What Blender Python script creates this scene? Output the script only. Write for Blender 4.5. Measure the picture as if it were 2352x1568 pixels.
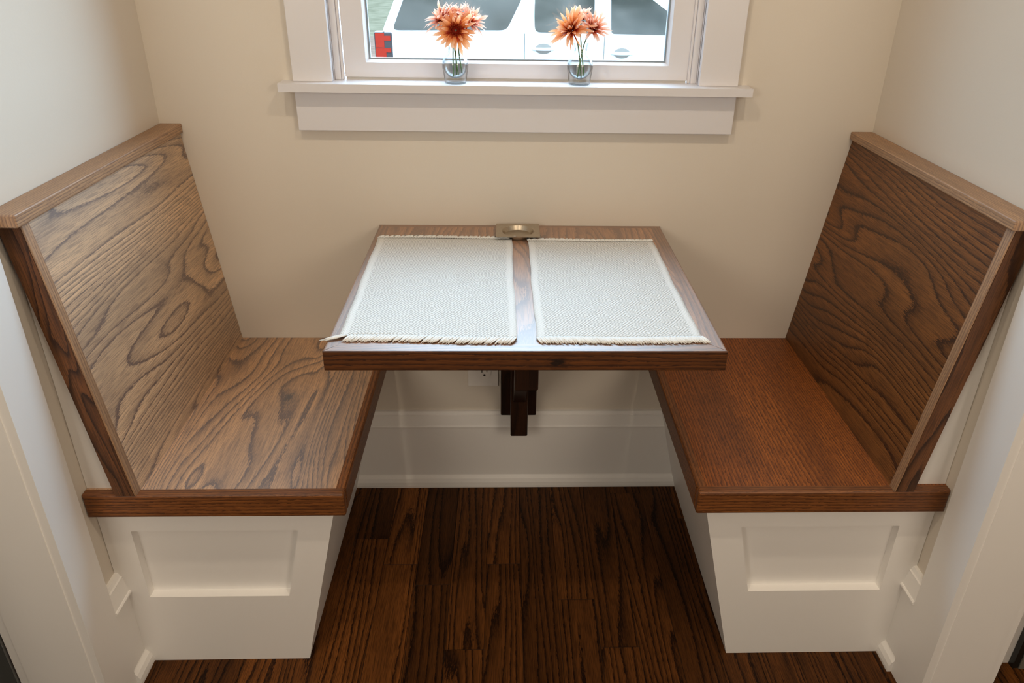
import bpy, bmesh, math, random
from mathutils import Vector, Matrix

for o in list(bpy.data.objects):
    bpy.data.objects.remove(o)
sc = bpy.context.scene
col = sc.collection
R = math.radians

# ------------------------------------------------------------------ camera
CX, CD, CZ = -0.0349, 1.5979, 1.3523
F_PX, U0, V0 = 1661.288, 1212.298, 668.50
PITCH, YAW, ROLL = R(25.5729), R(1.9765), R(-1.0214)


def cam_dir(x, up, fwd):
    c, s = math.cos(ROLL), math.sin(ROLL)
    x, up = c * x + s * up, -s * x + c * up
    c, s = math.cos(PITCH), math.sin(PITCH)
    y = c * fwd + s * up
    z = -s * fwd + c * up
    c, s = math.cos(YAW), math.sin(YAW)
    return Vector((c * x + s * y, -s * x + c * y, z))


cam_data = bpy.data.cameras.new('camera')
cam = bpy.data.objects.new('camera', cam_data)
col.objects.link(cam)
cam_data.sensor_width = 36.0
cam_data.sensor_fit = 'HORIZONTAL'
cam_data.lens = F_PX * 36.0 / 2352.0
cam_data.shift_x = -(U0 - 1176.0) / 2352.0
cam_data.shift_y = (V0 - 784.0) / 2352.0
cam_data.clip_start = 0.02
cam_data.clip_end = 200
rx, ry, rz = cam_dir(1, 0, 0), cam_dir(0, 1, 0), -cam_dir(0, 0, 1)
m = Matrix(((rx.x, ry.x, rz.x), (rx.y, ry.y, rz.y), (rx.z, ry.z, rz.z))).to_4x4()
m.translation = Vector((CX, -CD, CZ))
cam.matrix_world = m
sc.camera = cam

# ------------------------------------------------------------------ world, lights, exposure
sc.view_settings.view_transform = 'Standard'
sc.view_settings.look = 'None'
sc.view_settings.gamma = 1.0
sc.view_settings.exposure = 0.0
sc.view_settings.use_curve_mapping = False
sc.cycles.use_denoising = True
sc.cycles.max_bounces = 14
sc.cycles.diffuse_bounces = 5
sc.cycles.glossy_bounces = 6
sc.cycles.transmission_bounces = 12
sc.cycles.transparent_max_bounces = 10
sc.cycles.sample_clamp_indirect = 6.0
sc.cycles.caustics_refractive = False
sc.cycles.caustics_reflective = False

SKY_LOW, SKY_HIGH = 2.5, 15.5
w = bpy.data.worlds.new('overcast_sky')
sc.world = w
w.use_nodes = True
wt = w.node_tree
wt.nodes.clear()
wo = wt.nodes.new('ShaderNodeOutputWorld')
bg = wt.nodes.new('ShaderNodeBackground')
tc = wt.nodes.new('ShaderNodeTexCoord')
dot = wt.nodes.new('ShaderNodeVectorMath')
dot.operation = 'DOT_PRODUCT'
dot.inputs[1].default_value = Vector((0.52, 0.20, 0.83)).normalized()
mr = wt.nodes.new('ShaderNodeMapRange')
mr.inputs['From Min'].default_value = -0.2
mr.inputs['From Max'].default_value = 1.0
mr.inputs['To Min'].default_value = SKY_LOW
mr.inputs['To Max'].default_value = SKY_HIGH
bg.inputs['Color'].default_value = (0.61, 0.85, 1.09, 1)
wt.links.new(tc.outputs['Generated'], dot.inputs[0])
wt.links.new(dot.outputs['Value'], mr.inputs['Value'])
wt.links.new(mr.outputs['Result'], bg.inputs['Strength'])
wt.links.new(bg.outputs[0], wo.inputs[0])


def can_light(name, x, y, watts, color=(1.0, 0.83, 0.62), z=2.44, radius=0.035):
    d = bpy.data.lights.new(name, 'SPOT')
    d.energy = watts
    d.color = color
    d.shadow_soft_size = radius
    d.spot_size = R(150)
    d.spot_blend = 0.6
    o = bpy.data.objects.new(name, d)
    o.location = (x, y, z)
    col.objects.link(o)
    return o


CAN = 20.5
FILL = 26.5
can_light('recessed_lamp', -0.42, -1.12, CAN)
can_light('recessed_lamp', 0.42, -1.12, CAN)


def fill_light(name, x, y, z, watts, color):  # added soft fill behind the camera, not a known lamp of the kitchen
    d = bpy.data.lights.new(name, 'POINT')
    d.energy = watts
    d.color = color
    d.shadow_soft_size = 0.28
    o = bpy.data.objects.new(name, d)
    o.location = (x, y, z)
    col.objects.link(o)


fill_light('kitchen_fill', -0.85, -2.0, 1.45, FILL, (1.0, 0.88, 0.72))
fill_light('kitchen_fill', 0.85, -2.0, 1.45, FILL, (1.0, 0.84, 0.66))

# portal at the window opening so that daylight is sampled well
pd = bpy.data.lights.new('window_portal', 'AREA')
pd.shape = 'RECTANGLE'
pd.size, pd.size_y = 0.80, 1.12
pd.cycles.is_portal = True
po = bpy.data.objects.new('window_portal', pd)
po.location = (-0.01, 0.16, 1.62)
po.rotation_euler = (R(-90), 0, 0)
col.objects.link(po)


# ------------------------------------------------------------------ materials
def new_mat(name):
    mt = bpy.data.materials.new(name)
    mt.use_nodes = True
    nt = mt.node_tree
    nt.nodes.clear()
    out = nt.nodes.new('ShaderNodeOutputMaterial')
    b = nt.nodes.new('ShaderNodeBsdfPrincipled')
    nt.links.new(b.outputs[0], out.inputs[0])
    return mt, nt, b, out


def N(nt, kind, **kw):
    n = nt.nodes.new(kind)
    for k, v in kw.items():
        setattr(n, k, v)
    return n


def mth(nt, op, a, b=None, c=None):
    n = nt.nodes.new('ShaderNodeMath')
    n.operation = op
    for i, v in enumerate((a, b, c)):
        if v is None:
            continue
        if isinstance(v, (int, float)):
            n.inputs[i].default_value = v
        else:
            nt.links.new(v, n.inputs[i])
    return n.outputs[0]


def mixc(nt, fac, a, b, mode='MIX'):
    n = nt.nodes.new('ShaderNodeMix')
    n.data_type = 'RGBA'
    n.blend_type = mode
    for sock, v in ((n.inputs[0], fac), (n.inputs[6], a), (n.inputs[7], b)):
        if isinstance(v, (int, float)):
            sock.default_value = v
        elif isinstance(v, tuple):
            sock.default_value = v if len(v) == 4 else (*v, 1)
        else:
            nt.links.new(v, sock)
    return n.outputs[2]


def ramp(nt, fac, stops, interp='LINEAR'):
    n = nt.nodes.new('ShaderNodeValToRGB')
    n.color_ramp.interpolation = interp
    el = n.color_ramp.elements
    while len(el) < len(stops):
        el.new(0.5)
    for e, (p, c) in zip(el, stops):
        e.position = p
        e.color = (c, c, c, 1) if isinstance(c, (int, float)) else (*c, 1)
    nt.links.new(fac, n.inputs[0])
    return n.outputs[0]


def noise2(nt, vec, scale3, off=(0, 0, 0), detail=2.0, rough=0.5, dist=0.0):
    mp = nt.nodes.new('ShaderNodeMapping')
    mp.inputs['Scale'].default_value = scale3
    mp.inputs['Location'].default_value = off
    nt.links.new(vec, mp.inputs[0])
    n = nt.nodes.new('ShaderNodeTexNoise')
    n.noise_dimensions = '2D' if scale3[2] == 0 else '3D'
    n.inputs['Scale'].default_value = 1.0
    n.inputs['Detail'].default_value = detail
    n.inputs['Roughness'].default_value = rough
    n.inputs['Distortion'].default_value = dist
    nt.links.new(mp.outputs[0], n.inputs['Vector'])
    return n.outputs['Fac']


def make_wood(name, light, dark, rings=9.0, su=1.5, sv=7.0, tilt=0.0, jag=0.10, rough=0.38,
              off=(0, 0, 0), dist=0.3, sheen=0.0, tone=False, line=0.30, spec=0.5, tone_amt=0.5, knot=None, ior=1.5):
    mt, nt, b, out = new_mat(name)
    uv = N(nt, 'ShaderNodeUVMap', uv_map='grain').outputs[0]
    sep = N(nt, 'ShaderNodeSeparateXYZ')
    nt.links.new(uv, sep.inputs[0])
    f = noise2(nt, uv, (su, sv, 0), off, 1.6, 0.45, dist)
    j = noise2(nt, uv, (70, 420, 0), (3, 5, 0), 2.0, 0.6)
    g = mth(nt, 'MULTIPLY_ADD', sep.outputs[1], tilt, mth(nt, 'MULTIPLY', f, rings))
    g = mth(nt, 'MULTIPLY_ADD', mth(nt, 'SUBTRACT', j, 0.5), jag * 2, g)
    t = mth(nt, 'FRACT', g)
    prof = ramp(nt, t, [(0.0, 0.0), (0.05, 0.02), (line, 0.62), (0.55, 0.9), (0.85, 1.0), (0.955, 0.8), (1.0, 0.0)])
    # early-wood pores: short dashes along the grain
    pore = noise2(nt, uv, (22, 620, 0), (1, 2, 0), 1.0, 0.5)
    pmask = ramp(nt, pore, [(0.50, 1.0), (0.61, 0.30)])
    streak = noise2(nt, uv, (4.5, 150, 0), (7, 1, 0), 3.0, 0.6)
    broad = noise2(nt, uv, (1.3, 9, 0), (off[1] + 4, off[0] + 2, 0), 1.0, 0.5)
    hi = tuple(min(1, c * 1.14) for c in light)
    lo = tuple(c * 0.80 for c in light)
    base = mixc(nt, ramp(nt, broad, [(0.3, 0.0), (0.7, 1.0)]), lo, hi)
    base = mixc(nt, 1.0, base, ramp(nt, streak, [(0.25, 0.74), (0.7, 1.08)]), 'MULTIPLY')
    pp = mth(nt, 'MULTIPLY', prof, pmask)
    pp = mth(nt, 'MAXIMUM', pp, mth(nt, 'MULTIPLY', prof, 0.55))
    c = mixc(nt, pp, dark, base)
    if knot:
        for ku, kv, kr in knot:
            dx = mth(nt, 'MULTIPLY', mth(nt, 'SUBTRACT', sep.outputs[0], ku), 0.62)
            dy = mth(nt, 'SUBTRACT', sep.outputs[1], kv)
            rr = mth(nt, 'SQRT', mth(nt, 'ADD', mth(nt, 'POWER', dx, 2.0), mth(nt, 'POWER', dy, 2.0)))
            rr = mth(nt, 'ADD', rr, mth(nt, 'MULTIPLY', mth(nt, 'SUBTRACT', f, 0.5), kr * 1.5))
            rr = mth(nt, 'ADD', rr, mth(nt, 'MULTIPLY', mth(nt, 'SUBTRACT', j, 0.5), kr * 1.0))
            km = ramp(nt, mth(nt, 'DIVIDE', rr, kr), [(0.25, 1.0), (0.45, 0.55), (0.6, 0.1), (0.8, 0.4), (1.0, 0.0)])
            c = mixc(nt, km, c, tuple(x * 0.35 for x in dark))
    if tone:
        a = N(nt, 'ShaderNodeAttribute', attribute_name='tone')
        tn = mth(nt, 'MULTIPLY_ADD', a.outputs['Fac'], tone_amt * 2, 1.0 - tone_amt)
        cc = N(nt, 'ShaderNodeCombineColor')
        for i in range(3):
            nt.links.new(tn, cc.inputs[i])
        c = mixc(nt, 1.0, c, cc.outputs[0], 'MULTIPLY')
    nt.links.new(c, b.inputs['Base Color'])
    b.inputs['Roughness'].default_value = rough
    b.inputs['Specular IOR Level'].default_value = spec
    b.inputs['IOR'].default_value = ior
    if sheen:
        b.inputs['Sheen Weight'].default_value = sheen
        b.inputs['Sheen Roughness'].default_value = 0.6
    bp = N(nt, 'ShaderNodeBump')
    bp.inputs['Strength'].default_value = 0.14
    bp.inputs['Distance'].default_value = 0.0006
    nt.links.new(pp, bp.inputs['Height'])
    nt.links.new(bp.outputs[0], b.inputs['Normal'])
    return mt


def make_paint(name, color, rough=0.6, bump=0.05, scale=260.0, spec=0.3):
    mt, nt, b, out = new_mat(name)
    g = N(nt, 'ShaderNodeNewGeometry').outputs['Position']
    n1 = noise2(nt, g, (1.6, 1.6, 1.6), (0, 0, 0), 2.0, 0.5)
    c = mixc(nt, ramp(nt, n1, [(0.3, 0.0), (0.7, 1.0)]), tuple(x * 0.975 for x in color), tuple(min(1, x * 1.02) for x in color))
    nt.links.new(c, b.inputs['Base Color'])
    b.inputs['Roughness'].default_value = rough
    b.inputs['Specular IOR Level'].default_value = spec
    if bump:
        n2 = noise2(nt, g, (scale, scale, scale), (0, 0, 0), 2.0, 0.6)
        bp = N(nt, 'ShaderNodeBump')
        bp.inputs['Strength'].default_value = bump
        bp.inputs['Distance'].default_value = 0.001
        nt.links.new(n2, bp.inputs['Height'])
        nt.links.new(bp.outputs[0], b.inputs['Normal'])
    return mt


def make_plain(name, color, rough=0.5, metal=0.0, spec=0.5, var=0.06, scale=40.0):
    mt, nt, b, out = new_mat(name)
    g = N(nt, 'ShaderNodeNewGeometry').outputs['Position']
    n1 = noise2(nt, g, (scale, scale, scale), (0, 0, 0), 2.0, 0.5)
    c = mixc(nt, n1, tuple(x * (1 - var) for x in color), tuple(min(1, x * (1 + var)) for x in color))
    nt.links.new(c, b.inputs['Base Color'])
    b.inputs['Roughness'].default_value = rough
    b.inputs['Metallic'].default_value = metal
    b.inputs['Specular IOR Level'].default_value = spec
    return mt


def make_glass(name, tint=(1, 1, 1), ior=1.47, rough=0.0):
    mt, nt, b, out = new_mat(name)
    nt.nodes.remove(b)
    gl = N(nt, 'ShaderNodeBsdfGlass')
    gl.inputs['Color'].default_value = (*tint, 1)
    gl.inputs['IOR'].default_value = ior
    gl.inputs['Roughness'].default_value = rough
    nt.links.new(gl.outputs[0], out.inputs[0])
    return mt


def make_thin_glass(name, tint, f0, power, edge, rough=0.02):
    mt, nt, b, out = new_mat(name)
    nt.nodes.remove(b)
    lw = N(nt, 'ShaderNodeLayerWeight')
    lw.inputs[0].default_value = 0.5
    fc = lw.outputs['Facing']
    tr = N(nt, 'ShaderNodeBsdfTransparent')
    nt.links.new(mixc(nt, mth(nt, 'POWER', fc, 3.0), tint, tuple(c * edge for c in tint)), tr.inputs[0])
    gs = N(nt, 'ShaderNodeBsdfGlossy')
    gs.inputs['Roughness'].default_value = rough
    fr = mth(nt, 'MULTIPLY_ADD', mth(nt, 'POWER', fc, power), 0.75, f0)
    mx = N(nt, 'ShaderNodeMixShader')
    nt.links.new(fr, mx.inputs[0])
    nt.links.new(tr.outputs[0], mx.inputs[1])
    nt.links.new(gs.outputs[0], mx.inputs[2])
    nt.links.new(mx.outputs[0], out.inputs[0])
    return mt


def make_pane(name):
    mt, nt, b, out = new_mat(name)
    nt.nodes.remove(b)
    tr = N(nt, 'ShaderNodeBsdfTransparent')
    tr.inputs[0].default_value = (0.95, 0.97, 0.97, 1)
    gs = N(nt, 'ShaderNodeBsdfGlossy')
    gs.inputs['Roughness'].default_value = 0.0
    lw = N(nt, 'ShaderNodeLayerWeight')
    lw.inputs[0].default_value = 0.5
    fr = mth(nt, 'MULTIPLY_ADD', mth(nt, 'POWER', lw.outputs['Facing'], 5.0), 0.6, 0.04)
    mx = N(nt, 'ShaderNodeMixShader')
    nt.links.new(fr, mx.inputs[0])
    nt.links.new(tr.outputs[0], mx.inputs[1])
    nt.links.new(gs.outputs[0], mx.inputs[2])
    nt.links.new(mx.outputs[0], out.inputs[0])
    return mt


M = {}
OAK_L, OAK_D = (0.33, 0.145, 0.048), (0.050, 0.018, 0.006)
LACQ = dict(rough=0.60, spec=1.0, ior=2.0)
M['ply_left_daylit'] = make_wood('stained_oak_ply_left_daylit', (0.64, 0.395, 0.200), (0.085, 0.032, 0.012), rings=18, su=0.9, sv=6.2, tilt=50, off=(3.1, 8.4, 0), jag=0.16, dist=0.10, line=0.17, **LACQ)  # same stain as the right back, paled: window daylight put into the colour
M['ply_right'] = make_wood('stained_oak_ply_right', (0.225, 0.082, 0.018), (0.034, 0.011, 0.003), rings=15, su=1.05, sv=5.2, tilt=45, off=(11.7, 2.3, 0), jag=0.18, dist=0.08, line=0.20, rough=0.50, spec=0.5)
M['seat_left_daylit'] = make_wood('stained_oak_seat_left_daylit', (0.55, 0.285, 0.115), (0.060, 0.020, 0.007), rings=17, su=1.7, sv=6.0, tilt=40, off=(6.6, 5.2, 0), jag=0.18, dist=0.35, line=0.20,  # seat paled too, its daylight sheen is in the colour
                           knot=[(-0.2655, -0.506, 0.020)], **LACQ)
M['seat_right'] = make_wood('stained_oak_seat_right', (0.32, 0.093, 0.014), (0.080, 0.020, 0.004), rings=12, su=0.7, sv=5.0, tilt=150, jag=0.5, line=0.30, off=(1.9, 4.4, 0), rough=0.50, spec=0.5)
M['oak_edge'] = make_wood('stained_oak_edge', (0.245, 0.084, 0.018), (0.070, 0.020, 0.004), rings=3, su=1.5, sv=12, tilt=150, jag=0.35, off=(2.2, 7.1, 0), ior=1.5, spec=0.6, rough=0.5)
M['oak_daylit'] = make_wood('oak_edge_daylit', (0.42, 0.225, 0.095), (0.17, 0.075, 0.027), rings=3, su=1.5, sv=12, tilt=190, jag=0.35, off=(2.2, 7.1, 0), rough=0.58, spec=1.0, ior=1.7)  # paler copy of the edge oak, daylight on caps and strips painted in
M['oak_post'] = make_wood('stained_oak_post', (0.16, 0.060, 0.018), (0.030, 0.010, 0.003), rings=9, su=2.6, sv=13, off=(4.2, 9.9, 0), jag=0.12)
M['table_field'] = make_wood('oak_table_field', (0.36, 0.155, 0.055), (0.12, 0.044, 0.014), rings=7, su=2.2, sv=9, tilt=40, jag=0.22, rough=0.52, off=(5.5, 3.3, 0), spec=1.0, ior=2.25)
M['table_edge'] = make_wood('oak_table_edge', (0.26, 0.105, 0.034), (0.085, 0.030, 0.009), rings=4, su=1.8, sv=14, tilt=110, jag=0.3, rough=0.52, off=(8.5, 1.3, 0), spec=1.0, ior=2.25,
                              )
M['table_front_shaded'] = make_wood('oak_table_front_shaded', (0.125, 0.039, 0.007), (0.032, 0.009, 0.002), rings=4, su=1.8, sv=14, tilt=110, jag=0.3, rough=0.52, off=(8.5, 1.3, 0), spec=0.5, knot=[(0.016, 0.737, 0.012)])  # darker copy of the edge wood, shade of the front face in its colour
M['dark_oak'] = make_wood('dark_stained_oak_bracket', (0.030, 0.010, 0.004), (0.010, 0.004, 0.002), rings=6, su=2, sv=12, off=(2, 2, 0), rough=0.4)
M['floor'] = make_wood('dark_stained_oak_floor', (0.140, 0.048, 0.010), (0.012, 0.004, 0.001), rings=7, su=1.0, sv=12, tilt=45, off=(1, 1, 0), jag=0.2, rough=0.45, spec=0.12, tone=True, tone_amt=0.80, dist=0.15, line=0.24)
M['floor_gap'] = make_plain('floor_gap_shadow_wood', (0.012, 0.007, 0.004), 0.8)
M['wall'] = make_paint('greige_wall_paint', (0.685, 0.625, 0.545), 0.75, 0.10)
M['ceiling'] = make_paint('ceiling_paint', (0.78, 0.75, 0.70), 0.8, 0.05)
M['trim'] = make_paint('white_trim_paint', (0.70, 0.68, 0.695), 0.38, 0.02, 60, 0.5)
M['bench_paint'] = make_paint('bench_white_paint', (0.86, 0.84, 0.815), 0.42, 0.02, 80, 0.5)
M['pane'] = make_pane('window_pane_glass')
M['gasket'] = make_plain('grey_glazing_gasket', (0.22, 0.27, 0.31), 0.5)
M['seal'] = make_plain('putty_sill_seal', (0.52, 0.50, 0.47), 0.6)
M['metal'] = make_plain('brushed_pewter', (0.50, 0.43, 0.34), 0.30, 1.0, 0.5, 0.12, 300)
M['glass'] = make_thin_glass('clear_bottle_glass', (0.985, 0.993, 0.99), 0.03, 2.6, 0.07)
M['water'] = make_thin_glass('vase_water', (0.985, 0.993, 0.99), 0.02, 4.0, 0.86)
M['stem'] = make_plain('flower_stem_green', (0.10, 0.20, 0.07), 0.5, var=0.25, scale=120)
M['sepal'] = make_plain('calyx_pale_green', (0.40, 0.38, 0.28), 0.5, var=0.2, scale=120)
M['outlet'] = make_plain('white_outlet_plastic', (0.80, 0.77, 0.73), 0.35)
M['slot'] = make_plain('outlet_slot_black', (0.02, 0.018, 0.015), 0.6)
M['car_white'] = make_plain('car_white_paint', (0.78, 0.79, 0.80), 0.25, 0, 0.5, 0.01)


def make_car_glass():
    mt, nt, b, out = new_mat('car_tinted_glass')
    g = N(nt, 'ShaderNodeNewGeometry').outputs['Position']
    n1 = noise2(nt, g, (1.6, 0.5, 3.2), (2.4, 0, 0.7), 2.0, 0.5, 0.4)
    n2 = noise2(nt, g, (9, 9, 9), (0, 0, 0), 3.0, 0.6)
    c = mixc(nt, ramp(nt, n1, [(0.40, 0.0), (0.60, 1.0)]), (0.022, 0.024, 0.019), (0.090, 0.083, 0.072))  # dark and bright reflections of the surroundings painted into the base colour
    c = mixc(nt, mth(nt, 'MULTIPLY', n2, 0.35), c, (0.035, 0.038, 0.032))
    nt.links.new(c, b.inputs['Base Color'])
    b.inputs['Roughness'].default_value = 0.10
    b.inputs['Specular IOR Level'].default_value = 0.6
    return mt


M['car_glass'] = make_car_glass()
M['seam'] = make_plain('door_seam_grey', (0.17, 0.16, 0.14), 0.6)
M['cup'] = make_plain('handle_cup_shade', (0.21, 0.185, 0.16), 0.5)  # shade in the recess behind the handles, put into the colour
M['car_black'] = make_plain('car_black_rubber', (0.02, 0.02, 0.022), 0.6)
M['car_lamp'] = make_plain('car_red_lamp', (0.30, 0.016, 0.006), 0.6, spec=0.2)
M['car_lamp_dark'] = make_plain('car_lamp_housing', (0.035, 0.028, 0.030), 0.3)
M['chrome'] = make_plain('alloy_wheel', (0.6, 0.6, 0.62), 0.3, 1.0)
M['cab_black'] = make_plain('black_cabinet_lacquer', (0.008, 0.010, 0.009), 0.3)
M['cab_grey'] = make_plain('grey_green_cabinet_paint', (0.16, 0.15, 0.125), 0.5)
M['kitchen'] = make_paint('kitchen_wall_paint', (0.74, 0.71, 0.66), 0.8, 0.0)
M['ext'] = make_paint('exterior_siding_paint', (0.55, 0.56, 0.56), 0.7, 0.0)


def make_gravel():
    mt, nt, b, out = new_mat('leaf_strewn_gravel')
    g = N(nt, 'ShaderNodeNewGeometry').outputs['Position']
    n1 = noise2(nt, g, (5, 5, 5), (0, 0, 0), 4.0, 0.65)
    n2 = noise2(nt, g, (0.5, 0.5, 0.5), (4, 0, 0), 2.0, 0.5)
    a = mixc(nt, ramp(nt, n1, [(0.35, 0.0), (0.65, 1.0)]), (0.088, 0.058, 0.045), (0.135, 0.092, 0.073))
    a = mixc(nt, ramp(nt, n2, [(0.45, 0.0), (0.7, 0.5)]), a, (0.070, 0.062, 0.043))
    nt.links.new(a, b.inputs['Base Color'])
    b.inputs['Specular IOR Level'].default_value = 0.0
    b.inputs['Roughness'].default_value = 0.9
    return mt


def make_lawn():
    mt, nt, b, out = new_mat('dull_lawn')
    g = N(nt, 'ShaderNodeNewGeometry').outputs['Position']
    n1 = noise2(nt, g, (3, 3, 3), (0, 0, 0), 4.0, 0.6)
    a = mixc(nt, ramp(nt, n1, [(0.3, 0.0), (0.7, 1.0)]), (0.065, 0.060, 0.040), (0.115, 0.102, 0.072))
    nt.links.new(a, b.inputs['Base Color'])
    b.inputs['Specular IOR Level'].default_value = 0.0
    b.inputs['Roughness'].default_value = 0.9
    return mt


def make_petal(name, inner, midc, tip):
    mt, nt, b, out = new_mat(name)
    uv = N(nt, 'ShaderNodeUVMap', uv_map='grain').outputs[0]
    sep = N(nt, 'ShaderNodeSeparateXYZ')
    nt.links.new(uv, sep.inputs[0])
    n1 = noise2(nt, uv, (2, 26, 0), (0, 0, 0), 2.0, 0.5)
    t = mth(nt, 'ADD', sep.outputs[0], mth(nt, 'MULTIPLY', mth(nt, 'SUBTRACT', n1, 0.5), 0.25))
    c = ramp(nt, t, [(0.0, inner), (0.33, inner), (0.52, midc), (0.95, tip)])
    nt.links.new(c, b.inputs['Base Color'])
    b.inputs['Roughness'].default_value = 0.55
    b.inputs['Subsurface Weight'].default_value = 0.0
    tl = N(nt, 'ShaderNodeBsdfTranslucent')
    nt.links.new(c, tl.inputs[0])
    mx = N(nt, 'ShaderNodeMixShader')
    mx.inputs[0].default_value = 0.5
    nt.links.new(b.outputs[0], mx.inputs[1])
    nt.links.new(tl.outputs[0], mx.inputs[2])
    nt.links.new(mx.outputs[0], out.inputs[0])
    return mt


M['petal_rust'] = make_petal('rust_petal', (0.40, 0.020, 0.004), (0.82, 0.27, 0.065), (0.93, 0.55, 0.33))
M['petal_peach'] = make_petal('peach_petal', (0.55, 0.060, 0.020), (0.85, 0.34, 0.17), (0.96, 0.68, 0.54))
M['floret'] = make_petal('dark_red_floret', (0.26, 0.014, 0.004), (0.34, 0.030, 0.008), (0.52, 0.12, 0.03))


def make_mat_weave(w_, l_):
    """diamond weave; uv in metres from the mat corner"""
    mt, nt, b, out = new_mat('woven_diamond_cotton')
    uv = N(nt, 'ShaderNodeUVMap', uv_map='grain').outputs[0]
    sep = N(nt, 'ShaderNodeSeparateXYZ')
    nt.links.new(uv, sep.inputs[0])
    u, v = sep.outputs[0], sep.outputs[1]
    P, Q = 0.0370, 0.0420
    # skew so that the diamonds run on a slant as in the cloth
    uu = mth(nt, 'DIVIDE', mth(nt, 'MULTIPLY_ADD', v, 0.10, u), P)
    vv = mth(nt, 'DIVIDE', v, Q)
    tu = mth(nt, 'MULTIPLY', mth(nt, 'PINGPONG', uu, 0.5), 2.0)
    tv = mth(nt, 'MULTIPLY', mth(nt, 'PINGPONG', vv, 0.5), 2.0)
    s = mth(nt, 'ADD', tu, tv)                       # 0..2
    d = mth(nt, 'PINGPONG', s, 1.0)                  # 0 at eyes, 1 on the lattice
    ln = mth(nt, 'FRACT', mth(nt, 'MULTIPLY', d, 3.0))
    line = ramp(nt, ln, [(0.0, 0.0), (0.12, 0.0), (0.28, 1.0), (0.75, 1.0), (0.92, 0.0)])
    # yarn beads
    beads = mth(nt, 'MULTIPLY', mth(nt, 'SINE', mth(nt, 'MULTIPLY', u, 2 * math.pi / 0.0030)),
                mth(nt, 'SINE', mth(nt, 'MULTIPLY', v, 2 * math.pi / 0.0036)))
    edge = mth(nt, 'MINIMUM', u, mth(nt, 'SUBTRACT', w_, u))
    plain = ramp(nt, edge, [(0.0140, 1.0), (0.0155, 0.0)])
    val = mth(nt, 'MAXIMUM', line, mth(nt, 'MULTIPLY', plain, 0.78))
    n1 = noise2(nt, uv, (500, 500, 0), (0, 0, 0), 1.0, 0.5)
    val2 = mth(nt, 'MULTIPLY_ADD', mth(nt, 'SUBTRACT', n1, 0.5), 0.22, val)
    val2 = mth(nt, 'MULTIPLY_ADD', beads, 0.06, val2)
    c = mixc(nt, val2, (0.46, 0.465, 0.455), (0.755, 0.755, 0.74))
    nt.links.new(c, b.inputs['Base Color'])
    b.inputs['Roughness'].default_value = 0.95
    b.inputs['Specular IOR Level'].default_value = 0.1
    bp = N(nt, 'ShaderNodeBump')
    bp.inputs['Strength'].default_value = 0.7
    bp.inputs['Distance'].default_value = 0.0012
    nt.links.new(mth(nt, 'MULTIPLY_ADD', beads, 0.3, val), bp.inputs['Height'])
    nt.links.new(bp.outputs[0], b.inputs['Normal'])
    return mt


M['fringe'] = make_plain('cotton_fringe', (0.74, 0.74, 0.725), 0.95, 0, 0.1, 0.1, 400)

# ------------------------------------------------------------------ object helpers
UVSEED = random.Random(5)


def tag(o, label=None, cat=None, group=None, kind=None):
    if label: o['label'] = label
    if cat: o['category'] = cat
    if group: o['group'] = group
    if kind: o['kind'] = kind
    return o


def empty(name, loc):
    o = bpy.data.objects.new(name, None)
    o.location = loc
    o.empty_display_size = 0.05
    col.objects.link(o)
    return o


def grain_uv(bm, g, offset=None, mode='grain'):
    lay = bm.loops.layers.uv.get('grain') or bm.loops.layers.uv.new('grain')
    g = Vector(g).normalized()
    if offset is None:
        offset = (UVSEED.uniform(-9, 9), UVSEED.uniform(-9, 9))
    for f in bm.faces:
        n = f.normal
        c = n.cross(g)
        if c.length < 0.3:
            a = Vector((0, 0, 1)) if abs(n.z) < 0.9 else Vector((1, 0, 0))
            c = n.cross(a).normalized()
            for l in f.loops:
                p = l.vert.co
                l[lay].uv = (p.dot(a) * 0.35 + offset[0], p.dot(c) + offset[1])
            continue
        c.normalize()
        # keep the across direction sign stable
        k = max(range(3), key=lambda i: abs(c[i]))
        if c[k] < 0: c = -c
        for l in f.loops:
            p = l.vert.co
            l[lay].uv = (p.dot(g) + offset[0], p.dot(c) + offset[1])


def finish(name, bm, mat, parent=None, g=None, off=None, smooth=False, recalc=True):
    """link a bmesh given in world coordinates as one object with its origin at its centre"""
    if recalc:
        bmesh.ops.recalc_face_normals(bm, faces=bm.faces)
    bm.normal_update()
    if g is not None:
        grain_uv(bm, g, off)
    vs = [v.co for v in bm.verts]
    lo = Vector((min(v.x for v in vs), min(v.y for v in vs), min(v.z for v in vs)))
    hi = Vector((max(v.x for v in vs), max(v.y for v in vs), max(v.z for v in vs)))
    cen = (lo + hi) / 2
    if parent is None: cen.z = lo.z
    bmesh.ops.translate(bm, verts=bm.verts, vec=-cen)
    me = bpy.data.meshes.new(name)
    bm.to_mesh(me)
    bm.free()
    for mm in (mat if isinstance(mat, (list, tuple)) else [mat]):
        me.materials.append(mm)
    if smooth:
        for p in me.polygons: p.use_smooth = True
    o = bpy.data.objects.new(name, me)
    col.objects.link(o)
    if parent is not None:
        base = Vector(parent.location)
        pp = parent.parent
        while pp is not None:
            base = base + Vector(pp.location)
            pp = pp.parent
        o.parent = parent
        o.location = cen - base
    else:
        o.location = cen
    return o


def hexa_bm(bm, pts):
    """pts: 4 bottom (ccw) then 4 top"""
    v = [bm.verts.new(p) for p in pts]
    for f in ((0, 3, 2, 1), (4, 5, 6, 7), (0, 1, 5, 4), (1, 2, 6, 5), (2, 3, 7, 6), (3, 0, 4, 7)):
        bm.faces.new([v[i] for i in f])
    return v


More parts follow.
